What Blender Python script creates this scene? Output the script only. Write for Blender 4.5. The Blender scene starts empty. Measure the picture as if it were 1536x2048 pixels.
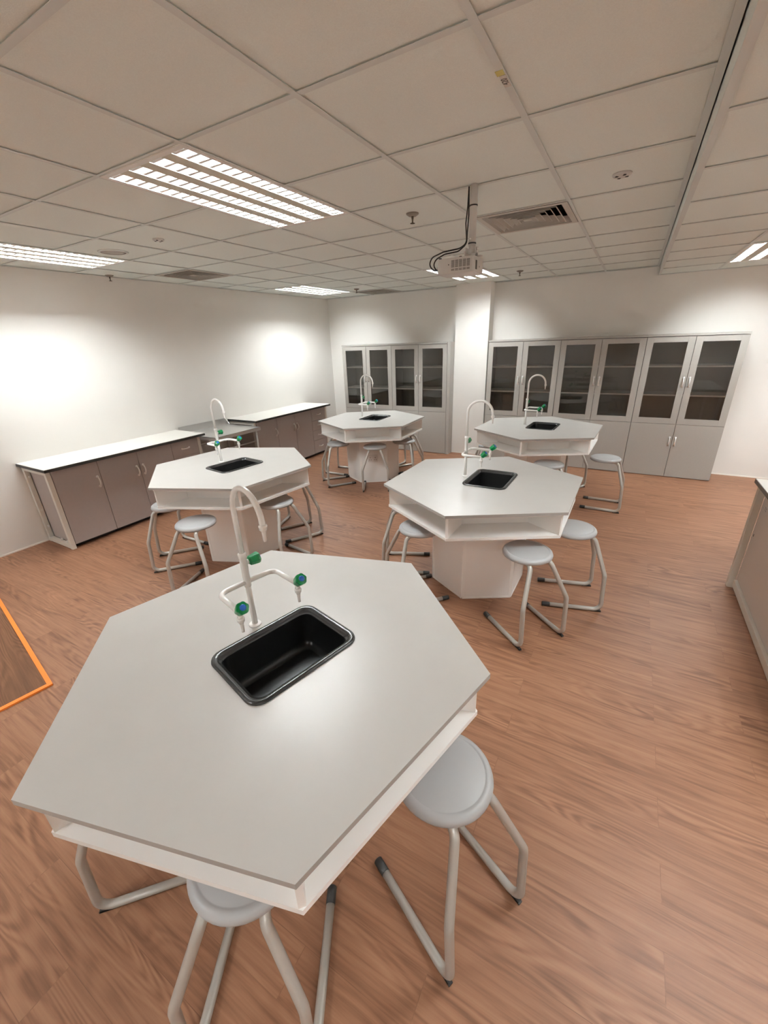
import bpy, bmesh, math, random
from mathutils import Vector, Matrix
random.seed(7)
PI = math.pi
rad = math.radians
SC = bpy.context.scene
COL = SC.collection

# ---------------------------------------------------------------- measures
H = 2.588            # upper ceiling
DROP = 0.097         # the ceiling on the right hangs this much lower
XL, YB, XR, YF = -5.104, 6.88, 3.3, -2.6
XS = 0.112           # step between the two ceilings
GX, GY, G = -1.0961, 1.3935, 0.6
HT = 0.8365          # lab table height
ZB = 0.854           # bench height

# ---------------------------------------------------------------- materials
MATS = {}
def mat(name, col, rough=0.5, metal=0.0, spec=0.5, noise=0.0, nscale=40.0, bump=0.0, bscale=200.0, coat=0.0, emit=None, estr=0.0):
    if name in MATS: return MATS[name]
    m = bpy.data.materials.new(name); m.use_nodes = True
    nt = m.node_tree; b = nt.nodes['Principled BSDF']
    b.inputs['Base Color'].default_value = (*col, 1)
    b.inputs['Roughness'].default_value = rough
    b.inputs['Metallic'].default_value = metal
    b.inputs['Specular IOR Level'].default_value = spec
    b.inputs['Coat Weight'].default_value = coat
    tc = nt.nodes.new('ShaderNodeTexCoord')
    if noise > 0:
        n = nt.nodes.new('ShaderNodeTexNoise'); n.inputs['Scale'].default_value = nscale; n.inputs['Detail'].default_value = 4
        nt.links.new(tc.outputs['Object'], n.inputs['Vector'])
        r = nt.nodes.new('ShaderNodeMapRange'); r.inputs['From Min'].default_value = 0.3; r.inputs['From Max'].default_value = 0.7
        r.inputs['To Min'].default_value = 1 - noise; r.inputs['To Max'].default_value = 1 + noise
        nt.links.new(n.outputs['Fac'], r.inputs['Value'])
        mx = nt.nodes.new('ShaderNodeMix'); mx.data_type = 'RGBA'; mx.blend_type = 'MULTIPLY'
        mx.inputs['Factor'].default_value = 1
        mx.inputs['A'].default_value = (*col, 1)
        nt.links.new(r.outputs['Result'], mx.inputs['B'])
        nt.links.new(mx.outputs['Result'], b.inputs['Base Color'])
    if bump > 0:
        n2 = nt.nodes.new('ShaderNodeTexNoise'); n2.inputs['Scale'].default_value = bscale; n2.inputs['Detail'].default_value = 3
        nt.links.new(tc.outputs['Object'], n2.inputs['Vector'])
        bp = nt.nodes.new('ShaderNodeBump'); bp.inputs['Strength'].default_value = bump; bp.inputs['Distance'].default_value = 0.002
        nt.links.new(n2.outputs['Fac'], bp.inputs['Height']); nt.links.new(bp.outputs['Normal'], b.inputs['Normal'])
    if emit:
        b.inputs['Emission Color'].default_value = (*emit, 1); b.inputs['Emission Strength'].default_value = estr
    MATS[name] = m
    return m

LAMP = (0.95, 1.0, 1.01)
M_WALL = mat('wall_paint', (0.81, 0.79, 0.755), 0.8, noise=0.012, nscale=3, bump=0.05, bscale=120)
M_BASE = mat('skirting_bead', (0.86, 0.83, 0.79), 0.5)
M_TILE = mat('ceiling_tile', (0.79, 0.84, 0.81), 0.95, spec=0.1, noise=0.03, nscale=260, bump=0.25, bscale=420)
M_TBAR = mat('ceiling_bar', (0.66, 0.69, 0.67), 0.55)
M_VOID = mat('void_dark', (0.02, 0.018, 0.016), 0.9)
M_TOP = mat('table_laminate', (0.495, 0.476, 0.452), 0.33, noise=0.02, nscale=6)
M_EDGE = mat('grey_edging', (0.37, 0.355, 0.335), 0.5)
M_WHITE = mat('white_laminate', (0.85, 0.84, 0.82), 0.42)
M_PED = mat('pedestal_laminate', (0.86, 0.845, 0.825), 0.45)
M_TRIM = mat('white_trim', (0.88, 0.87, 0.85), 0.4)
M_SEAT = mat('seat_plastic', (0.40, 0.403, 0.407), 0.42, bump=0.06, bscale=600)
M_TUBE = mat('stool_tube', (0.47, 0.455, 0.42), 0.32, metal=0.3, coat=0.25)
M_RUB = mat('black_rubber', (0.015, 0.014, 0.013), 0.55)
M_SINK = mat('black_resin', (0.006, 0.006, 0.006), 0.36, spec=0.3)
M_SINKRIM = mat('black_resin_rim', (0.02, 0.02, 0.02), 0.25)
M_TAP = mat('tap_enamel', (0.88, 0.87, 0.85), 0.25, coat=0.4)
M_GREEN = mat('green_plastic', (0.0, 0.185, 0.055), 0.28)
M_BLUE = mat('blue_plastic', (0.015, 0.12, 0.50), 0.35)
M_BENCH = mat('bench_laminate', (0.42, 0.375, 0.362), 0.42, noise=0.015, nscale=30)
M_BENCHTOP = mat('bench_top', (0.74, 0.72, 0.675), 0.4)
M_BLACK = mat('black_edge', (0.012, 0.011, 0.010), 0.45)
M_FRAME = mat('cream_steel', (0.74, 0.72, 0.66), 0.4)
M_STEEL = mat('stainless', (0.66, 0.65, 0.63), 0.30, metal=0.7)
M_CAB = mat('cabinet_laminate', (0.385, 0.367, 0.338), 0.42, noise=0.02, nscale=60)
M_CABIN = mat('cabinet_inside', (0.28, 0.268, 0.25), 0.6)
M_SHELF = mat('shelf_laminate', (0.90, 0.885, 0.86), 0.45)
M_CHROME = mat('satin_handle', (0.86, 0.85, 0.83), 0.28, metal=0.35)
M_LIGHTBODY = mat('fitting_white', (0.80, 0.785, 0.75), 0.4)
M_SPACER = mat('fitting_cream', (0.60, 0.565, 0.46), 0.5)
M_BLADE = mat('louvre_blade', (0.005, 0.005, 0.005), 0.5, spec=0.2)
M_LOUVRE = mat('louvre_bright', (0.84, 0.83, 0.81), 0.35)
M_LAMP = mat('lamp_glow', (0.9, 0.9, 0.9), 0.5, emit=LAMP, estr=165.0)
M_DIFF = mat('diffuser_paint', (0.56, 0.53, 0.48), 0.5)
M_PROJ = mat('projector_plastic', (0.60, 0.585, 0.56), 0.45)
M_DARK = mat('dark_plastic', (0.02, 0.018, 0.016), 0.4)
M_GREYP = mat('grey_plastic', (0.36, 0.34, 0.32), 0.5)
M_BRONZE = mat('sprinkler_metal', (0.10, 0.075, 0.05), 0.4, metal=0.6)
M_ORANGE = mat('orange_edging', (0.80, 0.225, 0.040), 0.6, spec=0.3)
M_YEL = mat('yellow_sticker', (0.55, 0.50, 0.16), 0.6)
M_PAPER = mat('label_paper', (0.62, 0.58, 0.53), 0.6)
M_INK = mat('dark_ink', (0.06, 0.045, 0.035), 0.7)
M_SOCK = mat('socket_plastic', (0.72, 0.69, 0.665), 0.35)

def glass_mat():
    m = bpy.data.materials.new('tinted_glass'); m.use_nodes = True
    nt = m.node_tree; nt.nodes.clear()
    out = nt.nodes.new('ShaderNodeOutputMaterial')
    tr = nt.nodes.new('ShaderNodeBsdfTransparent'); tr.inputs['Color'].default_value = (0.90, 0.895, 0.87, 1)
    gl = nt.nodes.new('ShaderNodeBsdfGlossy'); gl.inputs['Roughness'].default_value = 0.02
    gl.inputs['Color'].default_value = (0.9, 0.9, 0.9, 1)
    fr = nt.nodes.new('ShaderNodeFresnel'); fr.inputs['IOR'].default_value = 1.5
    mx = nt.nodes.new('ShaderNodeMixShader')
    nt.links.new(fr.outputs[0], mx.inputs[0]); nt.links.new(tr.outputs[0], mx.inputs[1]); nt.links.new(gl.outputs[0], mx.inputs[2])
    nt.links.new(mx.outputs[0], out.inputs[0])
    return m
M_GLASS = glass_mat()

def wood_mat(name, row, length, dark, mid, light, rough, grain=1.0, planks=True, spec=0.36):
    m = bpy.data.materials.new(name); m.use_nodes = True
    nt = m.node_tree; N = nt.nodes; L = nt.links; b = N['Principled BSDF']
    tc = N.new('ShaderNodeTexCoord')
    mp = N.new('ShaderNodeMapping'); mp.inputs['Location'].default_value = (-0.375 + 20, -1.124 + row * 200, 0)
    L.new(tc.outputs['Object'], mp.inputs['Vector'])
    br = N.new('ShaderNodeTexBrick')
    br.offset = 0.37; br.offset_frequency = 2; br.squash = 1.0
    for k, v in (('Scale', 1.0), ('Mortar Size', 0.0011), ('Mortar Smooth', 0.2), ('Brick Width', length), ('Row Height', row), ('Bias', 0.0)):
        br.inputs[k].default_value = v
    br.inputs['Color1'].default_value = (0, 0, 0, 1); br.inputs['Color2'].default_value = (1, 1, 1, 1); br.inputs['Mortar'].default_value = (0.5, 0.5, 0.5, 1)
    L.new(mp.outputs[0], br.inputs['Vector'])
    # each plank samples its own piece of grain
    ml = N.new('ShaderNodeVectorMath'); ml.operation = 'SCALE'; ml.inputs['Scale'].default_value = 37.0
    L.new(br.outputs['Color'], ml.inputs[0])
    ad = N.new('ShaderNodeVectorMath'); ad.operation = 'ADD'
    L.new(tc.outputs['Object'], ad.inputs[0]); L.new(ml.outputs[0], ad.inputs[1])
    st = N.new('ShaderNodeMapping'); st.inputs['Scale'].default_value = (1.3, 24.0, 1.0)
    L.new(ad.outputs[0], st.inputs['Vector'])
    n1 = N.new('ShaderNodeTexNoise'); n1.inputs['Scale'].default_value = 1.5; n1.inputs['Detail'].default_value = 6; n1.inputs['Roughness'].default_value = 0.62; n1.inputs['Distortion'].default_value = 0.5
    L.new(st.outputs[0], n1.inputs['Vector'])
    # cathedral figure: rings of a stretched, distorted noise field
    st2 = N.new('ShaderNodeMapping'); st2.inputs['Scale'].default_value = (0.95, 6.5, 1.0)
    L.new(ad.outputs[0], st2.inputs['Vector'])
    n2 = N.new('ShaderNodeTexNoise'); n2.inputs['Scale'].default_value = 1.1; n2.inputs['Detail'].default_value = 1.5; n2.inputs['Distortion'].default_value = 0.25
    L.new(st2.outputs[0], n2.inputs['Vector'])
    mu = N.new('ShaderNodeMath'); mu.operation = 'MULTIPLY'; mu.inputs[1].default_value = 110.0
    L.new(n2.outputs['Fac'], mu.inputs[0])
    si = N.new('ShaderNodeMath'); si.operation = 'SINE'; L.new(mu.outputs[0], si.inputs[0])
    st3 = N.new('ShaderNodeMapping'); st3.inputs['Scale'].default_value = (5.0, 150.0, 1.0)
    L.new(ad.outputs[0], st3.inputs['Vector'])
    n3 = N.new('ShaderNodeTexNoise'); n3.inputs['Scale'].default_value = 1.0; n3.inputs['Detail'].default_value = 3
    L.new(st3.outputs[0], n3.inputs['Vector'])
    # where the figure shows at all
    n4 = N.new('ShaderNodeTexNoise'); n4.inputs['Scale'].default_value = 0.9; n4.inputs['Detail'].default_value = 2
    L.new(st2.outputs[0], n4.inputs['Vector'])
    r4 = N.new('ShaderNodeMapRange'); r4.inputs['From Min'].default_value = 0.42; r4.inputs['From Max'].default_value = 0.66
    r4.inputs['To Min'].default_value = 0.0; r4.inputs['To Max'].default_value = 0.16 * grain
    L.new(n4.outputs['Fac'], r4.inputs['Value'])
    fg = N.new('ShaderNodeMath'); fg.operation = 'MULTIPLY'; L.new(si.outputs[0], fg.inputs[0]); L.new(r4.outputs[0], fg.inputs[1])
    a1 = N.new('ShaderNodeMath'); a1.operation = 'ADD'; L.new(n1.outputs['Fac'], a1.inputs[0]); L.new(fg.outputs[0], a1.inputs[1])
    m3 = N.new('ShaderNodeMath'); m3.operation = 'MULTIPLY_ADD'; m3.inputs[1].default_value = 0.30 * grain; m3.inputs[2].default_value = -0.15 * grain
    L.new(n3.outputs['Fac'], m3.inputs[0])
    a2 = N.new('ShaderNodeMath'); a2.operation = 'ADD'; L.new(a1.outputs[0], a2.inputs[0]); L.new(m3.outputs[0], a2.inputs[1])
    # plank to plank difference
    pr_ = N.new('ShaderNodeMath'); pr_.operation = 'MULTIPLY_ADD'; pr_.inputs[1].default_value = 0.11 if planks else 0.0; pr_.inputs[2].default_value = -0.055 if planks else 0.0
    L.new(br.outputs['Color'], pr_.inputs[0])
    a3 = N.new('ShaderNodeMath'); a3.operation = 'ADD'; L.new(a2.outputs[0], a3.inputs[0]); L.new(pr_.outputs[0], a3.inputs[1])
    cr = N.new('ShaderNodeValToRGB')
    cr.color_ramp.elements[0].position = 0.22; cr.color_ramp.elements[0].color = (*dark, 1)
    cr.color_ramp.elements[1].position = 0.80; cr.color_ramp.elements[1].color = (*light, 1)
    e = cr.color_ramp.elements.new(0.5); e.color = (*mid, 1)
    L.new(a3.outputs[0], cr.inputs['Fac'])
    if planks:
        mx = N.new('ShaderNodeMix'); mx.data_type = 'RGBA'
        mx.inputs['B'].default_value = (dark[0] * 0.75, dark[1] * 0.75, dark[2] * 0.75, 1)
        fm = N.new('ShaderNodeMath'); fm.operation = 'MULTIPLY'; fm.inputs[1].default_value = 0.32
        L.new(br.outputs['Fac'], fm.inputs[0]); L.new(fm.outputs[0], mx.inputs['Factor'])
        L.new(cr.outputs[0], mx.inputs['A']); L.new(mx.outputs['Result'], b.inputs['Base Color'])
    else:
        L.new(cr.outputs[0], b.inputs['Base Color'])
    b.inputs['Roughness'].default_value = rough
    b.inputs['Specular IOR Level'].default_value = spec
    bp = N.new('ShaderNodeBump'); bp.inputs['Strength'].default_value = 0.12; bp.inputs['Distance'].default_value = 0.001
    L.new(a2.outputs[0], bp.inputs['Height']); L.new(bp.outputs['Normal'], b.inputs['Normal'])
    return m
M_FLOOR = wood_mat('vinyl_planks', 0.137, 1.02, (0.138, 0.059, 0.030), (0.245, 0.117, 0.065), (0.325, 0.166, 0.096), 0.46)
M_WALNUT = wood_mat('walnut_board', 5.0, 9.0, (0.080, 0.036, 0.018), (0.130, 0.060, 0.031), (0.185, 0.090, 0.048), 0.6, planks=False, spec=0.2)

# ---------------------------------------------------------------- mesh helpers
class MB:
    """collects shapes; build() links them as ONE mesh object"""
    def __init__(self): self.bm = bmesh.new(); self.mi = 0
    def _face(self, vs):
        try:
            f = self.bm.faces.new(vs); f.material_index = self.mi; return f
        except ValueError: return None
    def box(self, x0, x1, y0, y1, z0, z1, bevel=0.0, m=None):
        bm2 = bmesh.new()
        vs = [bm2.verts.new((x, y, z)) for x in (x0, x1) for y in (y0, y1) for z in (z0, z1)]
        for q in ((0,1,3,2),(4,6,7,5),(0,4,5,1),(2,3,7,6),(0,2,6,4),(1,5,7,3)):
            bm2.faces.new([vs[i] for i in q])
        if bevel > 0:
            bmesh.ops.bevel(bm2, geom=bm2.edges[:], offset=bevel, segments=2, profile=0.6, affect='EDGES')
        self._merge(bm2, m); return self
    def _merge(self, bm2, m=None, smooth=False):
        if m is not None: bm2.transform(m)
        bmesh.ops.recalc_face_normals(bm2, faces=bm2.faces[:])
        mp = {}
        for v in bm2.verts: mp[v] = self.bm.verts.new(v.co)
        for f in bm2.faces:
            nf = self._face([mp[v] for v in f.verts])
            if nf: nf.smooth = smooth or f.smooth
        bm2.free()
    def prism(self, pts, z0, z1, bevel=0.0, m=None, smooth=False, side_mi=None):
        bm2 = bmesh.new()
        a = [bm2.verts.new((p[0], p[1], z0)) for p in pts]; c = [bm2.verts.new((p[0], p[1], z1)) for p in pts]
        n = len(pts)
        bm2.faces.new(a[::-1]); bm2.faces.new(c)
        for i in range(n):
            f = bm2.faces.new([a[i], a[(i+1) % n], c[(i+1) % n], c[i]]); f.smooth = smooth
        if bevel > 0:
            ed = [e for e in bm2.edges if abs(e.verts[0].co.z - e.verts[1].co.z) < 1e-6]
            bmesh.ops.bevel(bm2, geom=ed, offset=bevel, segments=2, profile=0.6, affect='EDGES')
        self._merge(bm2, m); return self
    def lathe(self, prof, n=24, m=None, smooth=True, cap=True):
        bm2 = bmesh.new(); rings = []
        for r, z in prof:
            if r < 1e-6: rings.append([bm2.verts.new((0, 0, z))])
            else: rings.append([bm2.verts.new((r*math.cos(2*PI*i/n), r*math.sin(2*PI*i/n), z)) for i in range(n)])
        for a, c in zip(rings, rings[1:]):
            for i in range(n):
                j = (i+1) % n
                if len(a) == 1 and len(c) == 1: continue
                if len(a) == 1: f = bm2.faces.new([a[0], c[j], c[i]])
                elif len(c) == 1: f = bm2.faces.new([a[i], a[j], c[0]])
                else: f = bm2.faces.new([a[i], a[j], c[j], c[i]])
                f.smooth = smooth
        if cap:
            if len(rings[0]) > 1: bm2.faces.new(rings[0][::-1])
            if len(rings[-1]) > 1: bm2.faces.new(rings[-1])
        self._merge(bm2, m); return self
    def tube(self, pts, r, n=12, cap=True, m=None):
        """sweep a circle along a polyline; r is a number or a list of radii"""
        pts = [Vector(p) for p in pts]; rs = r if isinstance(r, (list, tuple)) else [r]*len(pts)
        bm2 = bmesh.new(); rings = []
        t0 = (pts[1]-pts[0]).normalized()
        up = Vector((0, 0, 1)) if abs(t0.z) < 0.9 else Vector((1, 0, 0))
        u = t0.cross(up).normalized()
        for k, p in enumerate(pts):
            if k == 0: t = pts[1]-pts[0]
            elif k == len(pts)-1: t = pts[-1]-pts[-2]
            else: t = (pts[k+1]-p).normalized() + (p-pts[k-1]).normalized()
            t.normalize(); u = (u - t*u.dot(t)).normalized(); v = t.cross(u)
            rings.append([bm2.verts.new(p + (u*math.cos(2*PI*i/n) + v*math.sin(2*PI*i/n))*rs[k]) for i in range(n)])
        for a, c in zip(rings, rings[1:]):
            for i in range(n):
                j = (i+1) % n; f = bm2.faces.new([a[i], a[j], c[j], c[i]]); f.smooth = True
        if cap: bm2.faces.new(rings[0][::-1]); bm2.faces.new(rings[-1])
        self._merge(bm2, m); return self
    def quad(self, *vs):
        self._face([self.bm.verts.new(v) for v in vs]); return self
    def build(self, name, material, parent=None, loc=None, rot=None):
        me = bpy.data.meshes.new(name); self.bm.to_mesh(me); self.bm.free()
        for mm in (material if isinstance(material, (list, tuple)) else [material]): me.materials.append(mm)
        o = bpy.data.objects.new(name, me); COL.objects.link(o)
        if parent: o.parent = parent
        if loc is not None: o.location = loc
        if rot is not None: o.rotation_euler = rot
        return o

def fillet(pts, rads, seg=7):
    """round the corners of a polyline"""
    pts = [Vector(p) for p in pts]; out = [pts[0]]
    for i in range(1, len(pts)-1):
        p = pts[i]; a = (pts[i-1]-p); c = (pts[i+1]-p); la, lc = a.length, c.length; a.normalize(); c.normalize()
        ang = a.angle(c); r = rads[i-1] if isinstance(rads, (list, tuple)) else rads
        if r <= 0 or ang > PI-0.02: out.append(p); continue
        d = min(r/math.tan(ang/2), la*0.48, lc*0.48); r2 = d*math.tan(ang/2)
        ctr = p + (a+c).normalized()*(r2/math.sin(ang/2))
        s = p + a*d - ctr; e = p + c*d - ctr; tot = s.angle(e); ax = s.cross(e).normalized()
        for k in range(seg+1):
            out.append(ctr + Matrix.Rotation(tot*k/seg, 3, ax) @ s)
    out.append(pts[-1])
    return out
def hexa(R, off=0.0): return [(R*math.cos(rad(60*k)+off), R*math.sin(rad(60*k)+off)) for k in range(6)]
def rrect(cx, cy, w, d, r, seg=6):
    o = []
    for (sx, sy, a0) in ((1, 1, 0), (-1, 1, 90), (-1, -1, 180), (1, -1, 270)):
        for k in range(seg+1):
            a = rad(a0 + 90*k/seg); o.append((cx + sx*(w/2-r) + r*math.cos(a), cy + sy*(d/2-r) + r*math.sin(a)))
    return o
def frame_m(origin, zdir, xhint=(0, 0, 1)):
    z = Vector(zdir).normalized(); x = Vector(xhint); x = (x - z*x.dot(z)).normalized(); y = z.cross(x)
    return Matrix.Translation(origin) @ Matrix((x, y, z)).transposed().to_4x4()

def thing(name, label, cat, loc=(0, 0, 0), rotz=0.0, group=None):
    o = bpy.data.objects.new(name, None); COL.objects.link(o)
    o.location = loc; o.rotation_euler = (0, 0, rotz); o.empty_display_size = 0.1
    o['label'] = label; o['category'] = cat
    if group: o['group'] = group
    return o
def tag(o, label, cat, group=None):
    o['label'] = label; o['category'] = cat
    if group: o['group'] = group
    return o
def struct(mb, name, m):
    o = mb.build(name, m); o['kind'] = 'structure'; return o
def dup(root, loc, rotz, label):
    r = root.copy(); COL.objects.link(r); r.location = loc; r.rotation_euler = (0, 0, rotz); r['label'] = label
    for ch in list(root.children):
        c = ch.copy(); COL.objects.link(c); c.parent = r
        for g in list(ch.children):
            d = g.copy(); COL.objects.link(d); d.parent = c
    return r

# ================================================================ the room
b = MB(); b.box(XL, XR, YF, YB, -0.08, 0.0); struct(b, 'floor', M_FLOOR)
b = MB(); b.box(XL-0.12, XL, YF, YB+0.12, -0.08, 2.85); struct(b, 'wall_left', M_WALL)
b = MB(); b.box(XL, XR+0.12, YB, YB+0.12, -0.08, 2.85); struct(b, 'wall_back', M_WALL)
b = MB(); b.box(XR, XR+0.12, YF, YB, -0.08, 2.85); struct(b, 'wall_right', M_WALL)
b = MB(); b.box(XL-0.12, XR+0.12, YF-0.12, YF, -0.08, 2.85); struct(b, 'wall_front', M_WALL)
CX0, CX1, CY0 = -2.502, -1.965, 6.66
b = MB(); b.box(CX0, CX1, CY0, YB, 0.0, 2.75); o = struct(b, 'wall_pillar', M_WALL)
b = MB(); b.box(XL, XL+0.006, YF, YB, 0, 0.014); struct(b, 'baseboard_left', M_BASE)
b = MB(); b.box(XL+0.006, CX0, YB-0.006, YB, 0, 0.014); b.box(CX1, XR, YB-0.006, YB, 0, 0.014)
b.box(CX0-0.0, CX1+0.006, CY0-0.006, CY0, 0, 0.014); struct(b, 'baseboard_back', M_BASE)

# ceiling: lay-in tiles with openings for the fittings
lights_hi = [(-6, 0), (-2, 0), (-6, 6), (-2, 6), (-6, -6), (-2, -6)]      # cell column, first cell row (two cells long)
diffs = [(0, 3), (-6, 3), (-5, 8)]
skip = set()
for (i, j) in lights_hi: skip |= {(i, j), (i, j+1)}
for c in diffs: skip.add(c)
TZ = H + 0.006
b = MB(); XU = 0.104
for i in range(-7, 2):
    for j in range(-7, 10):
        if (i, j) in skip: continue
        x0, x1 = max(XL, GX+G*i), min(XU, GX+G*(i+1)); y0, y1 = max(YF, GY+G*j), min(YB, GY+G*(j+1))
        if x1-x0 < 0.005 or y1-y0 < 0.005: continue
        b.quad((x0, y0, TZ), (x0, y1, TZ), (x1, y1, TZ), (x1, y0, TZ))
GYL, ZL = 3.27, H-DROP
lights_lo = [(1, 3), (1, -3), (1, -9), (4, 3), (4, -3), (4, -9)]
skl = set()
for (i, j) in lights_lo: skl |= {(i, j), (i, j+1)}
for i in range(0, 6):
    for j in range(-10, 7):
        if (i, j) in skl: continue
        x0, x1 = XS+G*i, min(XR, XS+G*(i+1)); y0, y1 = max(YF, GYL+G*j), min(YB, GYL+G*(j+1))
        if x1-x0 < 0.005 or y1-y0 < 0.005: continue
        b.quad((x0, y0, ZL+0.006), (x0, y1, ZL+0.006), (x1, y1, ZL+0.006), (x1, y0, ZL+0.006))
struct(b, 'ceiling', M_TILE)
# roof slab above closes the void
b = MB(); b.box(XL-0.12, XR+0.12, YF-0.12, YB+0.12, 2.85, 2.9); struct(b, 'ceiling_slab', M_VOID)

def tbar(b, x0, x1, y0, y1, z, w=0.024):
    """thin flange with a narrow web above it"""
    if x1-x0 > y1-y0:
        c = (y0+y1)/2; z += 0.0007; b.box(x0, x1, c-w/2, c+w/2, z, z+0.0015); b.box(x0, x1, c-0.004, c+0.004, z+0.0015, z+0.012)
    else:
        c = (x0+x1)/2; b.box(c-w/2, c+w/2, y0, y1, z, z+0.0015); b.box(c-0.004, c+0.004, y0, y1, z+0.0015, z+0.012)
def segs(lo, hi, cuts):
    out = [(lo, hi)]
    for c0, c1 in cuts:
        nx = []
        for a, d in out:
            if c1 <= a or c0 >= d: nx.append((a, d)); continue
            if c0 > a: nx.append((a, c0))
            if c1 < d: nx.append((c1, d))
        out = nx
    return out
b = MB()
for i in range(-6, 2): tbar(b, GX+G*i-0.012, GX+G*i+0.012, YF, YB, H)
for j in range(-6, 10):
    cuts = [(GX+G*i, GX+G*(i+1)) for (i, jj) in lights_hi if jj+1 == j]
    for a, d in segs(XL, XU, cuts): tbar(b, a, d, GY+G*j-0.012, GY+G*j+0.012, H)
b.box(XL, XL+0.02, YF, YB, H-0.0006, H+0.0012); b.box(XL, XU, YB-0.02, YB, H-0.0009, H+0.0010)
b.box(0.078, XU, YF, YB, H-0.0005, H+0.002)                 # edge bar beside the step
struct(b, 'trim_1', M_TBAR)
b = MB()
for i in range(1, 6): tbar(b, XS+G*i-0.012, XS+G*i+0.012, YF, YB, ZL)
for j in range(-9, 7):
    cuts = [(XS+G*i, XS+G*(i+1)) for (i, jj) in lights_lo if jj+1 == j]
    for a, d in segs(XS, XR, cuts): tbar(b, a, d, GYL+G*j-0.012, GYL+G*j+0.012, ZL)
b.box(XS-0.002, XS+0.026, YF, YB, ZL-0.0005, ZL+0.002)
b.box(XS, XR, YB-0.02, YB, ZL-0.0009, ZL+0.0010)
struct(b, 'trim_2', M_TBAR)
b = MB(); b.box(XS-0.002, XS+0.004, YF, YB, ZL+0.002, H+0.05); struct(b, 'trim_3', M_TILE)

# ================================================================ ceiling fittings
def troffer_parts(root):
    """local frame: x across 0.6, y along 1.2, z=0 at the ceiling face"""
    W, Ln, D = 0.588, 1.188, 0.085
    f = MB()
    f.box(-W/2, W/2, -Ln/2, Ln/2, D, D+0.004)
    for s in (-1, 1):
        f.box(s*W/2-0.004, s*W/2+0.004, -Ln/2, Ln/2, -0.001, D)
        f.box(-W/2, W/2, s*Ln/2-0.004, s*Ln/2+0.004, -0.001, D)
    f.build('housing', M_LIGHTBODY, root)
    f = MB()
    for s in (-1, 1):
        f.box(min(s*W/2, s*(W/2-0.014)), max(s*W/2, s*(W/2-0.014)), -Ln/2, Ln/2, -0.002, 0.001)
        f.box(-W/2+0.014, W/2-0.014, min(s*Ln/2, s*(Ln/2-0.03)), max(s*Ln/2, s*(Ln/2-0.03)), -0.002, 0.001)
    f.build('frame', M_LIGHTBODY, root)
    cw, pitch = 0.084, 0.1545
    for k in range(4):
        cx = (k-1.5)*pitch
        t = MB(); t.tube([(cx, -Ln/2+0.045, 0.047), (cx, Ln/2-0.045, 0.047)], 0.008, 8); t.build('fluorescent_tube', M_LAMP, root)
        l = MB()
        # curved side reflectors and a roof over the tube
        prof = [(-cw/2, 0.0), (-cw/2+0.005, 0.026), (-cw/2+0.018, 0.050), (-0.014, 0.064), (0.014, 0.064), (cw/2-0.018, 0.050), (cw/2-0.005, 0.026), (cw/2, 0.0)]
        for (xa, za), (xb, zb) in zip(prof, prof[1:]):
            l.quad((cx+xa, -Ln/2+0.03, za), (cx+xb, -Ln/2+0.03, zb), (cx+xb, Ln/2-0.03, zb), (cx+xa, Ln/2-0.03, za))
        nb = 19
        for q in range(nb):
            y = -Ln/2+0.045 + (Ln-0.09)*q/(nb-1)
            # wedge shaped cross blade, thicker at the bottom edge
            t0, t1, h = 0.0008, 0.008, 0.012
            xa, xb = cw/2-0.002, cw/2-0.012
            v = [(-xa, y-t1, 0.001), (xa, y-t1, 0.001), (xa, y+t1, 0.001), (-xa, y+t1, 0.001), (-xb, y-t0, h), (xb, y-t0, h), (xb, y+t0, h), (-xb, y+t0, h)]
            v = [(cx+p[0], p[1], p[2]) for p in v]
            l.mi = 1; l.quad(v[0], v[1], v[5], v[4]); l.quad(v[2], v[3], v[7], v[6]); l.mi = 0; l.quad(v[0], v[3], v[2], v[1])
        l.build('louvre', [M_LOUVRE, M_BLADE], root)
    for k in range(3):
        cx = (k-1)*pitch; w = pitch-cw
        s = MB(); s.box(cx-w/2, cx+w/2, -Ln/2+0.03, Ln/2-0.03, 0.0005, 0.004); s.build('spacer_strip', M_SPACER, root)

tl = {(-6, 0): 'four-tube louvred ceiling light cut by the left frame edge, above the long white wall',
      (-2, 0): 'large bright four-tube louvred ceiling light in the upper left, nearest the viewer',
      (-6, 6): 'distant louvred ceiling light near the back left corner of the ceiling',
      (-2, 6): 'louvred ceiling light seen just behind and below the projector',
      (-6, -6): 'unseen louvred light added behind the viewer on the left', (-2, -6): 'louvred ceiling light behind the viewer in the middle'}  # rear left light is an unseen addition that lifts the low left wall
proto = None
for (i, j) in lights_hi:
    loc = (GX+G*(i+0.5), GY+G*(j+1), H)
    if proto is None:
        proto = thing('ceiling_light', tl[(i, j)], 'ceiling light', loc, 0, 'louvred fluorescent ceiling lights'); troffer_parts(proto)
    else: dup(proto, loc, 0, tl[(i, j)])
ll = {(1, 3): 'louvred ceiling light in the lower ceiling at the right frame edge', (1, -3): 'louvred light in the lower ceiling, above the right-hand bench',
      (1, -9): 'louvred light in the lower ceiling behind the viewer', (4, 3): 'added unseen louvred light in the lower ceiling far right at the back wall',
      (4, -3): 'added unseen louvred light in the lower ceiling far right, middle row', (4, -9): 'added unseen louvred light in the lower ceiling far right behind the viewer'}  # far right column is out of view, added to brighten the right side
for (i, j) in lights_lo: dup(proto, (XS+G*(i+0.5), GYL+G*(j+1), ZL), 0, ll[(i, j)])

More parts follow.
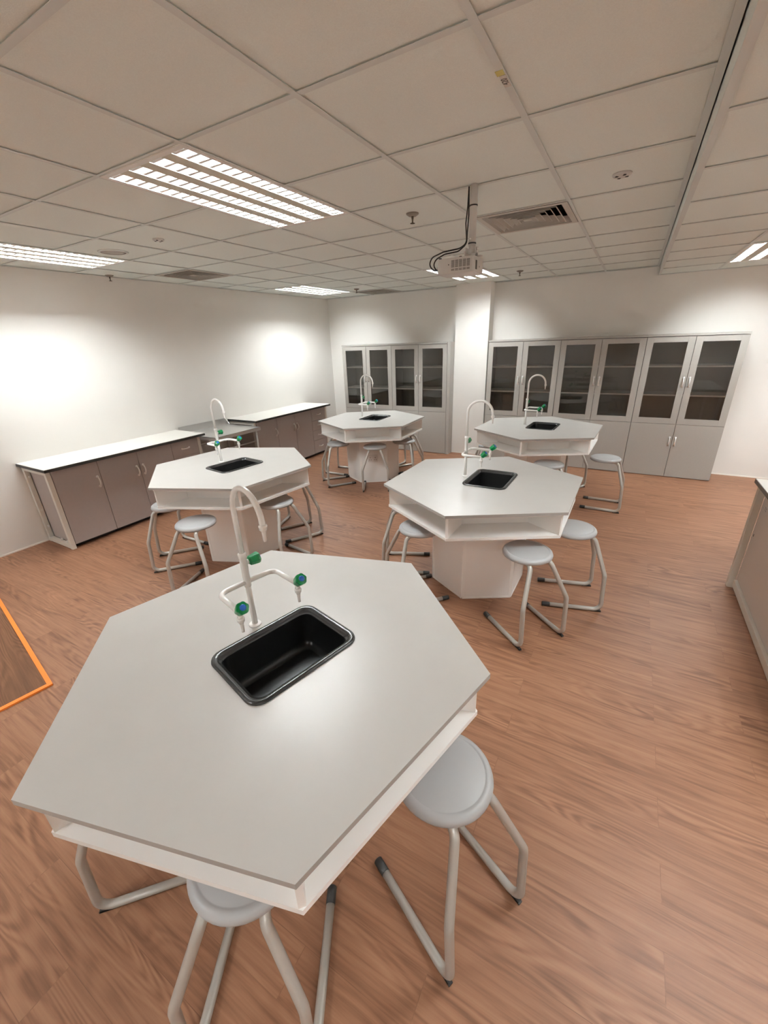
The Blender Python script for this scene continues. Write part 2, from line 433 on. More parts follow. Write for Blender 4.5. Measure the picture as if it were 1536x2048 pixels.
def diffuser_parts(root):
    f = MB(); w = 0.29
    for s in (-1, 1):
        f.box(min(s*w, s*(w-0.03)), max(s*w, s*(w-0.03)), -w, w, -0.003, 0.0)
        f.box(-w+0.03, w-0.03, min(s*w, s*(w-0.03)), max(s*w, s*(w-0.03)), -0.003, 0.0)
    f.build('frame', M_DIFF, root)
    f = MB()
    for s in (-1, 1):
        f.box(s*w-0.004, s*w+0.004, -w, w, 0, 0.13); f.box(-w, w, s*w-0.004, s*w+0.004, 0, 0.13)
    f.box(-w, w, -w, w, 0.13, 0.134)
    f.build('plenum_box', M_VOID, root)
    R = [0.262, 0.222, 0.182, 0.142, 0.102, 0.062]
    for r in R:
        f = MB(); ri = r-0.036; zt = 0.034; t = 0.0022
        for k in range(4):
            m = Matrix.Rotation(PI/2*k, 4, 'Z')
            P_ = [(-r, -r, -0.002), (r, -r, -0.002), (ri, -ri, zt), (-ri, -ri, zt)]
            Q_ = [(x*(1-t/r), y*(1-t/r), z+t) for x, y, z in P_]
            P2 = [m @ Vector(p) for p in P_]; Q2 = [m @ Vector(p) for p in Q_]
            f.quad(*P2); f.quad(*Q2[::-1]); f.quad(P2[0], Q2[0], Q2[1], P2[1])
            f.quad(P2[2], Q2[2], Q2[3], P2[3])
            f.quad(*[m @ Vector(p) for p in ((-r, -r, -0.003), (r, -r, -0.003), (r-0.006, -r+0.006, -0.003), (-r+0.006, -r+0.006, -0.003))])
        f.build('louvre_ring', M_DIFF, root)
    f = MB(); f.box(-0.03, 0.03, -0.03, 0.03, -0.002, 0.002); f.build('centre_plate', M_DIFF, root)
dl = ['square four-way air diffuser beside the projector pole', 'square air diffuser near the left wall, beyond the round speaker grille', 'square air diffuser at the back of the ceiling, above the corner cabinets']
dproto = None
for (i, j), lb in zip(diffs, dl):
    loc = (GX+G*(i+0.5), GY+G*(j+0.5), H)
    if dproto is None: dproto = thing('air_diffuser', lb, 'air vent', loc, 0, 'square ceiling air diffusers'); diffuser_parts(dproto)
    else: dup(dproto, loc, 0, lb)

# sprinklers
sl = ['sprinkler head to the left of the projector pole', 'sprinkler head near the back wall, right of the projector', 'sprinkler head against the top of the left wall', 'sprinkler head near the back left ceiling corner']
sproto = None
for (x, y), lb in zip(((-1.391, 2.866), (-1.404, 5.958), (-5.02, 2.905), (-3.846, 5.948)), sl):
    if sproto is None:
        sproto = thing('sprinkler_head', lb, 'sprinkler', (x, y, TZ), 0, 'ceiling sprinkler heads')
        m = MB(); m.lathe([(0.041, 0.0), (0.040, -0.006), (0.024, -0.016), (0.012, -0.016)], 20); m.build('escutcheon', mat('escutcheon_metal', (0.24, 0.20, 0.165), 0.5), sproto)
        m = MB(); m.lathe([(0.007, -0.01), (0.007, -0.03), (0.005, -0.034), (0.005, -0.052)], 12); m.build('stem', M_BRONZE, sproto)
        m = MB(); m.lathe([(0.004, -0.05), (0.015, -0.053), (0.016, -0.056), (0.003, -0.058)], 12); m.build('deflector', M_BRONZE, sproto)
    else: dup(sproto, (x, y, TZ), 0, lb)
# smoke detectors and the speaker
def detector(x, y, r, lb):
    t = thing('smoke_detector', lb, 'smoke detector', (x, y, TZ), rad(30), 'round smoke detectors')
    m = MB(); m.lathe([(r, 0.0), (r, -0.005), (r*0.9, -0.010), (r*0.5, -0.013), (0, -0.013)], 28); m.build('cover', M_PROJ, t)
    m = MB()
    for k in range(4):
        a = PI/2*k
        m.box(r*0.42, r*0.70, -0.006, 0.006, -0.0145, -0.008, m=Matrix.Rotation(a, 4, 'Z'))
    m.build('vent_slot', M_DARK, t)
detector(-0.203, 2.899, 0.046, 'round smoke detector on the ceiling right of the projector')
detector(-3.199, 2.283, 0.040, 'round smoke detector on the ceiling left, below the bright light')
t = thing('ceiling_speaker', 'round speaker grille in the ceiling near the left wall', 'speaker', (-3.862, 2.318, TZ), 0)
m = MB(); m.lathe([(0.112, 0.0), (0.110, -0.006), (0.096, -0.008), (0.094, -0.003)], 36); m.build('ring', M_TBAR, t)
m = MB(); m.lathe([(0.094, -0.004), (0.05, -0.006), (0, -0.006)], 36); m.build('grille', mat('grille_grey', (0.40, 0.36, 0.32), 0.7, noise=0.3, nscale=900), t)

# yellow dot and label on the ceiling bar
m = MB(); m.box(-0.512, -0.488, 1.638, 1.667, H-0.0012, H-0.0002)
t = thing('ceiling_sticker', 'small yellow and white marker label stuck on a ceiling bar', 'label', (0, 0, 0), 0)
m.build('yellow_mark', M_YEL, t)
m = MB(); m.box(-0.507, -0.487, 1.669, 1.742, H-0.0012, H-0.0002); m.build('paper_label', M_PAPER, t)
def text_obj(name, body, size, material, parent, matrix):
    c = bpy.data.curves.new(name, 'FONT'); c.body = body; c.size = size; c.align_x = 'CENTER'; c.align_y = 'CENTER'; c.extrude = 0.0002
    o = bpy.data.objects.new(name, c); COL.objects.link(o)
    dg = bpy.context.evaluated_depsgraph_get(); me = bpy.data.meshes.new_from_object(o.evaluated_get(dg))
    bpy.data.objects.remove(o); me.materials.clear(); me.materials.append(material)
    o = bpy.data.objects.new(name, me); COL.objects.link(o); o.parent = parent; o.matrix_local = matrix
    return o
# text faces down, reading towards the viewer
text_obj('lettering', '420', 0.027, M_INK, t, Matrix.Translation((-0.497, 1.705, H-0.0016)) @ Matrix.Rotation(-PI/2, 4, 'Z') @ Matrix.Rotation(PI, 4, 'X'))

# ================================================================ projector on its pole
PX, PYP = -0.886, 2.585
t = thing('projector_mount', 'pale pole mount hanging from the ceiling and holding the projector', 'projector mount', (PX, PYP, 0), 0)
m = MB(); m.tube([(0, 0, 2.315), (0, 0, H+0.03)], 0.020, 18); m.build('pole', M_PROJ, t)
m = MB(); m.tube([(0, 0, 2.262), (0, 0, 2.322)], 0.0165, 18); m.tube([(0, 0, 2.313), (0, 0, 2.317)], 0.0215, 18); m.build('inner_tube', M_PROJ, t)
for zz in (2.50, 2.325):
    m = MB(); m.tube([(0, 0, zz-0.003), (0, 0, zz+0.003)], 0.0222, 18); m.build('cable_tie', M_RUB, t)
m = MB(); m.box(-0.030, 0.030, -0.022, 0.022, 2.262, 2.274, 0.002); m.box(-0.030, -0.026, -0.02, 0.02, 2.262, 2.305); m.box(0.026, 0.030, -0.02, 0.02, 2.262, 2.305)
m.box(-0.085, 0.060, -0.012, 0.012, 2.2585, 2.263); m.box(-0.012, 0.012, -0.085, 0.075, 2.2585, 2.263); m.build('bracket', M_PROJ, t)
for sx, zz in ((-0.033, 2.283), (0.033, 2.283), (0.036, 2.297)):
    m = MB(); m.lathe([(0.007, 0), (0.007, 0.006), (0.004, 0.008), (0, 0.008)], 10, m=frame_m((sx, -0.012, zz), (1 if sx > 0 else -1, 0, 0), (0, 0, 1))); m.build('bolt', M_CHROME, t)
m = MB(); m.lathe([(0.005, 0), (0.005, 0.004), (0, 0.004)], 10, m=frame_m((-0.004, -0.0195, 2.345), (0, -1, 0))); m.build('screw', M_CHROME, t)

t = thing('projector', 'small white projector hanging under the ceiling', 'projector', (-0.947, 2.575, 2.176), 0)
m = MB(); m.prism(rrect(0, 0, 0.214, 0.172, 0.012), 0.0, 0.077, 0.005); m.build('body', M_PROJ, t)
for k in range(5):
    m = MB(); x0 = -0.022 + k*0.0225
    for q in range(7): m.box(x0, x0+0.018, -0.0870, -0.0855, 0.030+q*0.0052, 0.0332+q*0.0052)
    for q in range(2): m.box(x0, x0+0.018, -0.0870, -0.0855, 0.014+q*0.0055, 0.0172+q*0.0055)
    m.build('vent_grille', mat('vent_dark', (0.14, 0.125, 0.11), 0.6), t)
m = MB(); m.box(0.1060, 0.1085, -0.052, -0.030, 0.014, 0.058); m.build('side_port', M_DARK, t)
m = MB(); m.lathe([(0.004, 0), (0.004, 0.002), (0, 0.002)], 10, m=frame_m((0.107, 0.015, 0.032), (1, 0, 0))); m.build('side_screw', M_GREYP, t)
m = MB(); m.box(-0.112, -0.106, -0.05, -0.01, 0.015, 0.045, 0.001); m.build('connector_panel', M_DARK, t)
m = MB(); m.lathe([(0.003, 0), (0.003, 0.0015), (0, 0.0015)], 8, m=frame_m((-0.038, -0.086, 0.045), (0, -1, 0))); m.build('sensor_dot', M_DARK, t)
for x, y in ((-0.095, -0.07), (0.09, -0.02), (0.085, 0.055), (0.02, -0.055)):
    m = MB(); m.lathe([(0.009, 0), (0.009, 0.006), (0.006, 0.008), (0, 0.008)], 12, m=Matrix.Translation((x, y, 0.077))); m.build('foot', M_DARK, t)

def cable(name, pts, r, label):
    m = MB(); P_ = fillet(pts, 0.04, 6); m.tube(P_, r, 8); o = m.build(name, M_RUB); tag(o, label, 'cable', 'black projector cables'); return o
xp = PX-0.0265
cable('projector_cable', [(xp, 2.575, H-0.002), (xp-0.001, 2.570, 2.50), (xp-0.008, 2.567, 2.42), (xp, 2.573, 2.327), (-0.945, 2.545, 2.302), (-1.030, 2.520, 2.292), (-1.098, 2.515, 2.272), (-1.118, 2.520, 2.238), (-1.098, 2.530, 2.208), (-1.058, 2.545, 2.205)], 0.0036, 'black cable making the wider loop left of the projector')
cable('projector_cable', [(xp-0.003, 2.585, H-0.002), (xp+0.001, 2.585, 2.46), (xp-0.002, 2.58, 2.38), (xp-0.004, 2.583, 2.327), (-0.955, 2.560, 2.292), (-1.030, 2.540, 2.284), (-1.080, 2.530, 2.262), (-1.096, 2.532, 2.235), (-1.085, 2.540, 2.212), (-1.058, 2.553, 2.196)], 0.0036, 'black cable making the tighter loop left of the projector')

# ================================================================ lab tables
SS0, SS1 = 0.205, 0.05     # faucet and sink offsets along the sink axis
def table_parts(root, sink_dir, sshift):
    """hexagon, vertex k at 60k degrees in the local frame"""
    sd = Vector((math.cos(sink_dir), math.sin(sink_dir))); nd = Vector((-sd.y, sd.x))
    c = sd*(sshift[0]) + nd*sshift[1]
    # tabletop with the sink opening
    bm2 = bmesh.new()
    outer = [bm2.verts.new((x, y, 0)) for x, y in hexa(0.754)]
    hole = [bm2.verts.new(((c + sd*u + nd*v).x, (c + sd*u + nd*v).y, 0)) for u, v in rrect(0, 0, 0.300, 0.410, 0.04)]
    ed = [bm2.edges.new((l[k], l[(k+1) % len(l)])) for l in (outer, hole) for k in range(len(l))]
    bmesh.ops.triangle_fill(bm2, edges=ed, use_beauty=True)
    r = bmesh.ops.extrude_face_region(bm2, geom=bm2.faces[:])
    for v in [g for g in r['geom'] if isinstance(g, bmesh.types.BMVert)]: v.co.z -= 0.0185
    bmesh.ops.recalc_face_normals(bm2, faces=bm2.faces[:])
    t_ = MB()
    for f in bm2.faces:
        pass
    mp = {v: t_.bm.verts.new((v.co.x, v.co.y, v.co.z + HT)) for v in bm2.verts}
    for f in bm2.faces:
        nf = t_.bm.faces.new([mp[v] for v in f.verts]); nf.material_index = 0 if abs(f.normal.z) > 0.5 else 1
    bm2.free(); t_.build('tabletop', [M_TOP, M_EDGE], root)
    # second board under the top: a ring
    b_ = MB()
    o1, o2 = hexa(0.722), hexa(0.47)
    for k in range(6):
        j = (k+1) % 6
        b_.prism([o2[k], o1[k], o1[j], o2[j]], 0.8005, 0.8180)
    b_.build('under_board', M_WHITE, root)
    b_ = MB()
    for k in range(6):
        j = (k+1) % 6; o2b = hexa(0.33)
        b_.prism([o2b[k], o1[k], o1[j], o2b[j]], 0.648, 0.667)
    b_.build('shelf_board', M_WHITE, root)
    b_ = MB(); i1, i2 = hexa(0.47), hexa(0.452)
    for k in range(6):
        j = (k+1) % 6; b_.prism([i2[k], i1[k], i1[j], i2[j]], 0.667, 0.8180)
    b_.build('shelf_back', M_WHITE, root)
    for k in range(6):
        d = MB(); d.box(0.468, 0.716, -0.009, 0.009, 0.667, 0.8005, m=Matrix.Rotation(rad(60*k), 4, 'Z')); d.build('divider', M_TRIM, root)
    p = MB(); o1, o2 = hexa(0.374), hexa(0.356)
    for k in range(6):
        j = (k+1) % 6; p.prism([o2[k], o1[k], o1[j], o2[j]], 0.012, 0.648)
    p.build('pedestal', M_PED, root)
    for k in range(6):
        m = MB(); a = rad(60*k+30); ap = 0.374*math.cos(PI/6)
        # bead along the right-hand edge of each panel and the floor strip
        for sx in (-1, 1):
            m.box(ap-0.001, ap+0.003, sx*0.176-0.009, sx*0.176+0.009, 0.004, 0.646, m=Matrix.Rotation(a, 4, 'Z'))
        m.box(ap-0.001, ap+0.0025, -0.183, 0.183, 0.0, 0.014, m=Matrix.Rotation(a, 4, 'Z'))
        m.build('panel_trim', M_TRIM, root)

def sink_parts(root):
    """x = short side pointing away from the tap, z=0 on the table"""
    def loft(b_, loops, smooth=True):
        vs = [[b_.bm.verts.new(p) for p in l] for l in loops]
        for a, c in zip(vs, vs[1:]):
            n = len(a)
            for i in range(n):
                f = b_._face([a[i], a[(i+1) % n], c[(i+1) % n], c[i]])
                if f: f.smooth = smooth
        return vs
    def lp(w, d, r, z): return [(x, y, z) for x, y in rrect(0, 0, w, d, r)]
    m = MB(); loft(m, [lp(0.326, 0.436, 0.052, 0.0006), lp(0.322, 0.432, 0.050, 0.007), lp(0.308, 0.418, 0.045, 0.0095), lp(0.290, 0.400, 0.038, 0.0075), lp(0.282, 0.392, 0.036, 0.0035), lp(0.278, 0.388, 0.036, -0.001), lp(0.268, 0.378, 0.034, -0.002), lp(0.262, 0.372, 0.034, -0.010)])
    m.build('rim', M_SINKRIM, root)
    m = MB(); vs = loft(m, [lp(0.262, 0.372, 0.034, -0.010), lp(0.252, 0.362, 0.034, -0.13), lp(0.236, 0.346, 0.030, -0.150), lp(0.20, 0.31, 0.025, -0.156)])
    m._face(vs[-1]); m.build('bowl', M_SINK, root)
    m = MB(); m.lathe([(0.028, -0.1555), (0.026, -0.152), (0.018, -0.153), (0.0, -0.1535)], 20, m=Matrix.Translation((0.03, -0.06, 0))); m.build('drain', M_SINKRIM, root)

def nozzle(b_, p, r0, L):
    """ring, shoulder and a ribbed tapering tip pointing down from p"""
    prof = [(r0*0.95, 0.004), (r0*1.5, 0.0), (r0*1.58, -0.004), (r0*1.38, -0.007), (r0*1.4, -0.013), (r0*1.0, -0.018)]
    z = -0.018; n = 5; step = (L-0.018)/n
    for k in range(n):
        ra = r0*(0.86-0.055*k); prof += [(ra, z-step*0.15), (ra*0.90, z-step*0.95)]; z -= step
    prof += [(0, z)]
    b_.lathe([(r, zz) for r, zz in prof], 14, m=Matrix.Translation(p))
def knob(parent_root, p, axis, name='valve_knob'):
    M_ = frame_m(p, axis)
    m = MB()
    def ring(r, z):
        return [M_ @ Vector((r*(1-0.10*(0.5+0.5*math.cos(6*a)))*math.cos(a), r*(1-0.10*(0.5+0.5*math.cos(6*a)))*math.sin(a), z)) for a in [2*PI*i/36 for i in range(36)]]
    loops = [ring(0.011, 0.0), ring(0.0185, 0.006), ring(0.0205, 0.020), ring(0.0225, 0.036), ring(0.0215, 0.042), ring(0.012, 0.044)]
    vs = [[m.bm.verts.new(q) for q in l] for l in loops]
    for a, c in zip(vs, vs[1:]):
        for i in range(36): m._face([a[i], a[(i+1) % 36], c[(i+1) % 36], c[i]])
    m._face(vs[-1]); m._face(vs[0][::-1])
    k = m.build(name, M_GREEN, parent_root)
    m = MB(); m.lathe([(0.0105, 0.0435), (0.0105, 0.0465), (0.0085, 0.0475), (0, 0.0475)], 18, m=M_); m.build('knob_cap', M_BLUE, k)
    return k
def faucet_parts(root):
    """x points to the sink, y to the far arm, z=0 on the table"""
    m = MB(); m.lathe([(0.0245, 0.0), (0.0245, 0.003), (0.021, 0.0055), (0.012, 0.0065)], 28); m.build('base_flange', M_TAP, root)
    m = MB(); m.tube([(0, 0, 0.003), (0, 0, 0.205)], 0.0108, 16); m.build('riser', M_TAP, root)
    m = MB(); m.lathe([(0.0125, 0.175), (0.0135, 0.182), (0.0135, 0.295), (0.0155, 0.298), (0.0155, 0.311), (0.0125, 0.314), (0.010, 0.315)], 20); m.build('valve_body', M_TAP, root)
    pts = [(0, 0, 0.312), (0, 0, 0.486)] + [(0.094-0.094*math.cos(rad(a)), 0, 0.486+0.094*math.sin(rad(a))) for a in range(12, 169, 12)] + [(0.1885, 0, 0.486), (0.190, 0, 0.478)]
    m = MB(); m.tube(pts, 0.0098, 16); g = m.build('gooseneck', M_TAP, root)
    m = MB(); nozzle(m, (0.190, 0, 0.478), 0.0092, 0.056); m.build('nozzle', M_TAP, g)
    for s in (-1, 1):
        L_ = fillet([(0, s*0.008, 0.195), (0.004, s*0.112, 0.195), (0.160, s*0.114, 0.195)], 0.032, 9)
        m = MB(); m.tube(L_, 0.0098, 14); a = m.build('side_arm', M_TAP, root)
        m = MB(); m.tube([(0.155, s*0.114, 0.193), (0.156, s*0.114, 0.170)], 0.0095, 14); nozzle(m, (0.156, s*0.114, 0.172), 0.0086, 0.056); m.build('nozzle', M_TAP, a)
        k = knob(root, (0.158, s*0.114, 0.200), (0.74, 0, 0.67))
        mm = MB(); mm.tube([(0.150, s*0.114, 0.193), (0.161, s*0.114, 0.203)], 0.0105, 14); mm.build('valve_stem', M_TAP, a)
    mm = MB(); mm.tube([(0, 0.010, 0.272), (0, 0.020, 0.272)], 0.010, 14); mm.build('side_stem', M_TAP, root)
    knob(root, (0, 0.018, 0.272), (0, 1, 0.02))

TABLES = {  # centre, rotation, local direction tap->sink, (sink shift along, across), (tap along, across)
    1: (-0.9572, 0.8238, 15.873, -30, (0.050, 0.0), (-0.158, 0.0)),
    2: (-3.0488, 2.4434, 22.479, -30, (0.038, 0.008), (-0.188, 0.015)),
    3: (-0.8347, 2.9135, -30.564, 30, (0.040, 0.058), (-0.165, 0.062)),
    4: (-3.0704, 4.9587, -27.263, 30, (0.020, 0.070), (-0.190, 0.074)),
    5: (-0.8465, 5.1286, -32.732, 30, (0.045, 0.050), (-0.168, 0.046)),
}
TN = {1: 'nearest lab table', 2: 'lab table in front of the low bench', 3: 'middle right lab table', 4: 'back left lab table', 5: 'back right lab table'}
TLAB = {1: 'large white hexagonal lab table nearest the viewer', 2: 'white hexagonal lab table on the left, in front of the long low bench',
        3: 'white hexagonal lab table in the middle right, overlapping the table behind it', 4: 'white hexagonal lab table at the back left with a double socket on its base',
        5: 'white hexagonal lab table at the back right, before the long row of glass cabinets'}
SLAB = {1: 'big black rectangular sink set in the nearest lab table', 2: 'black sink in the left lab table in front of the low bench', 3: 'black sink in the middle right lab table',
        4: 'black sink in the back left lab table', 5: 'black sink in the back right lab table'}
FLAB = {1: 'tall white swan-neck lab tap with green knobs on the nearest table', 2: 'white swan-neck lab tap on the left table, seen against the low benches', 3: 'white swan-neck lab tap on the middle right table, before the pillar',
        4: 'white swan-neck lab tap on the back left table', 5: 'white swan-neck lab tap on the back right table, seen against the glass cabinets'}
sink0 = tap0 = None
for k, (tx, ty, ta, sdir, ss, fs) in TABLES.items():
    root = thing('lab_table', TLAB[k], 'table', (tx, ty, 0), rad(ta), 'hexagonal lab tables')
    table_parts(root, rad(sdir), ss)
    if k == 4:
        ap = 0.374*math.cos(PI/6)+0.001; R_ = Matrix.Rotation(rad(-30), 4, 'Z')
        m = MB(); m.box(ap, ap+0.010, -0.083, 0.055, 0.297, 0.397, 0.003, m=R_); sk = m.build('power_socket', M_SOCK, root)
        for cy in (-0.049, 0.021):
            m = MB()
            m.box(ap+0.0095, ap+0.0108, cy-0.004, cy+0.004, 0.352, 0.366, m=R_)
            for s in (-1, 1): m.box(ap+0.0095, ap+0.0108, cy+s*0.012-0.005, cy+s*0.012+0.005, 0.325, 0.333, m=R_)
            m.build('socket_holes', M_INK, sk)
            m = MB(); m.box(ap+0.0095, ap+0.0125, cy-0.006, cy+0.006, 0.372, 0.386, 0.001, m=R_); m.build('switch', M_SOCK, sk)
    wa = rad(ta+sdir); sd = Vector((math.cos(wa), math.sin(wa), 0)); nd = Vector((-sd.y, sd.x, 0)); c0 = Vector((tx, ty, HT))
    ls = c0 + sd*ss[0] + nd*ss[1]; lf = c0 + sd*fs[0] + nd*fs[1]
    if sink0 is None:
        sink0 = thing('sink', SLAB[k], 'sink', ls, wa, 'black lab sinks'); sink_parts(sink0)
        tap0 = thing('lab_faucet', FLAB[k], 'faucet', lf, wa, 'white lab taps'); faucet_parts(tap0)
    else:
        dup(sink0, ls, wa, SLAB[k]); dup(tap0, lf, wa, FLAB[k])

# ================================================================ stools
def stool_parts(root):
    """floor corner line at x=0, runners along +x"""
    m = MB(); SX, SZ = 0.222, 0.575
    prof = [(0.0, SZ), (0.128, SZ), (0.130, SZ-0.0012), (0.132, SZ), (0.144, SZ-0.003), (0.152, SZ-0.010), (0.1555, SZ-0.020), (0.154, SZ-0.029), (0.148, SZ-0.034), (0.140, SZ-0.034), (0.138, SZ-0.022), (0.0, SZ-0.022)]
    m.lathe(prof, 48, m=Matrix.Translation((SX, 0, 0))); m.build('seat', M_SEAT, root)
    m = MB(); m.box(SX-0.10, SX+0.10, -0.10, 0.10, SZ-0.0275, SZ-0.0225); m.build('seat_bracket', M_TUBE, root)
    for s in (-1, 1):
        pts = [(SX+0.10, s*0.070, 0.5375), (0.092, s*0.074, 0.5375), (0.012, s*0.1665, 0.294), (-0.004, s*0.167, 0.0165), (0.375, s*0.167, 0.0165)]
        P_ = fillet(pts, [0.050, 0.055, 0.050], 8)
        m = MB(); m.tube(P_, 0.0146, 14); lg = m.build('leg', M_TUBE, root)
        m = MB(); m.tube([(0.338, s*0.167, 0.0165), (0.388, s*0.167, 0.0165), (0.391, s*0.167, 0.0165)], [0.0165, 0.0165, 0.013], 14); m.build('end_cap', M_RUB, lg)
        m = MB(); m.prism([(-0.008, s*0.167-0.008), (0.060, s*0.167-0.008), (0.060, s*0.167+0.008), (-0.008, s*0.167+0.008)], 0.0, 0.007); m.box(-0.004, 0.022, s*0.167-0.008, s*0.167+0.008, 0.0, 0.012); m.build('floor_pad', M_RUB, lg)

STOOLS = [
 (-0.107,0.742,154.9,'grey round stool half under the right edge of the nearest table'),
 (-0.589,0.184,119.3,'grey round stool under the front corner of the nearest table, cut off at the bottom'),
 (-1.441,0.274,46.7,'stool hidden under the nearest table, only one bent leg showing at lower left'),
 (-2.732,1.594,108.9,'stool with its whole seat showing in front of the left table'),
 (-3.523,1.804,49.1,'stool at the left corner of the left table, seat half under the shelf'),
 (-3.803,2.440,0.9,'stool behind the left table on its far left side, one leg showing'),
 (-2.325,2.398,171.8,'stool under the right side of the left table, seat in shadow'),
 (-2.667,3.079,239.4,'stool at the right end of the left table, two slanting legs showing'),
 (-3.304,3.134,287.3,'stool on the far side of the left table, one leg seen behind the right-side stool'),
 (0.044,2.994,195.6,'stool at the right corner of the middle right table'),
 (-0.214,2.305,140.1,'stool in front of the middle right table, legs splayed towards the viewer'),
 (-1.315,2.325,46.5,'stool at the front left of the middle right table, above the nearest table'),
 (-1.622,2.750,23.3,'stool at the far left of the middle right table, only thin legs showing'),
 (0.142,5.012,179.2,'stool pulled out to the right of the back right table'),
 (-0.408,5.719,231.6,'stool behind the back right table, one bent leg against the grey cabinets'),
 (-0.485,4.352,120.0,'stool in front of the back right table, seat peeking over the middle right table'),
 (-1.611,5.072,19.0,'stool at the left of the back right table, legs seen past a tap'),
 (-3.485,4.327,50.5,'stool at the left corner of the back left table'),
 (-3.811,4.921,1.3,'stool behind the left side of the back left table, near the drawers'),
 (-2.671,4.344,118.8,'stool in front of the double socket of the back left table'),
 (-2.347,4.974,181.7,'stool under the right side of the back left table'),
 (-2.639,5.576,232.7,'stool at the far right of the back left table, slanting legs against grey cabinets'),
 (-3.113,5.761,265.5,'stool on the far side of the back left table, one leg seen past its base'),
]
st0 = None
for x, y, a, lb in STOOLS:
    if st0 is None:
        st0 = thing('stool', lb, 'stool', (x, y, 0), rad(a), 'grey stools around the lab tables'); stool_parts(st0)
    else: dup(st0, (x, y, 0), rad(a), lb)

# ================================================================ bow handle
def bow(b_, p0, p1, out, lift=0.031, r=0.0070):
    p0, p1, o = Vector(p0), Vector(p1), Vector(out).normalized()
    d = p1-p0; pts = []
    for k in range(13):
        u = k/12; h = lift*(math.sin(PI*u))**0.55
        pts.append(p0 + d*u + o*h)
    b_.tube(pts, [r*1.35] + [r]*11 + [r*1.35], 10)
    for p in (p0, p1):
        b_.lathe([(r*1.9, 0), (r*1.9, 0.003), (r*1.2, 0.005), (0, 0.005)], 12, m=frame_m(p, o, (0.3, 0.2, 1)))

# ================================================================ tall glass-door cabinets
CW, CF = 1.010, 6.488
def cabinet_parts(root):
    """x 0..CW, front face of the doors at y=0, back at +0.388"""
    D = YB-CF-0.002; t = 0.018; y0 = 0.030
    m = MB()
    m.box(0.001, t, y0, D, 0.0, 1.770); m.box(CW-t, CW-0.001, y0, D, 0.0, 1.770)
    m.box(t, CW-t, D-0.008, D, 0.0, 1.770)
    m.box(t, CW-t, y0, D-0.008, 0.006, 0.024); m.box(t, CW-t, y0+0.004, D-0.008, 0.700, 0.718); m.box(t, CW-t, y0, D-0.008, 1.752, 1.770)
    m.build('carcass', M_CABIN, root)
    m = MB(); m.box(0.0, CW, -0.006, D, 1.7735, 1.797, 0.0015); m.build('top_panel', M_CAB, root)
    for z in (1.062, 1.412):
        m = MB(); m.box(t, CW-t, 0.0205, D-0.008, z, z+0.018); m.build('shelf', M_SHELF, root)
    hw = CW/2
    for s in (0, 1):
        x0 = s*hw+0.0025; x1 = (s+1)*hw-0.0025; z0, z1 = 0.7125, 1.767; st, gr = 0.072, 0.062
        m = MB()
        m.box(x0, x0+st, 0, 0.019, z0, z1, 0.001); m.box(x1-st, x1, 0, 0.019, z0, z1, 0.001)
        m.box(x0+st, x1-st, 0.0004, 0.019, z0, z0+0.072, 0.0); m.box(x0+st, x1-st, 0.0004, 0.019, z1-gr, z1, 0.0)
        d = m.build('glass_door', M_CAB, root)
        m = MB(); m.box(x0+st-0.004, x1-st+0.004, 0.008, 0.012, z0+0.068, z1-gr+0.004); m.build('glass_pane', M_GLASS, d)
        m = MB(); hx = x1-0.030 if s == 0 else x0+0.030
        bow(m, (hx, 0, 1.186), (hx, 0, 1.288), (0, -1, 0)); m.build('handle', M_CHROME, d)
        m = MB(); m.box(x0, x1, 0, 0.019, 0.008, 0.708, 0.001); d = m.build('lower_door', M_CAB, root)
        m = MB(); bow(m, (hx, 0, 0.436), (hx, 0, 0.538), (0, -1, 0)); m.build('handle', M_CHROME, d)
cl = [(-4.577, 'grey glass-door cabinet at the far left, next to the white corner'), (-3.566, 'grey glass-door cabinet left of the pillar, beside the narrow filler'),
      (-1.900, 'grey glass-door cabinet just right of the pillar, behind the back right table'), (-0.889, 'middle grey glass-door cabinet of the three right of the pillar'),
      (0.122, 'grey glass-door cabinet at the right end of the row, with lower handles showing')]
c0 = None
for x, lb in cl:
    if c0 is None: c0 = thing('display_cabinet', lb, 'cabinet', (x, CF, 0), 0, 'tall grey glass-door cabinets'); cabinet_parts(c0)
    else: dup(c0, (x, CF, 0), 0, lb)
m = MB(); m.box(-2.5545, -2.5035, CF+0.004, YB-0.002, 0.0, 1.797, 0.001)
tag(m.build('filler_panel', M_CAB), 'narrow grey filler panel between the left cabinets and the pillar', 'panel')

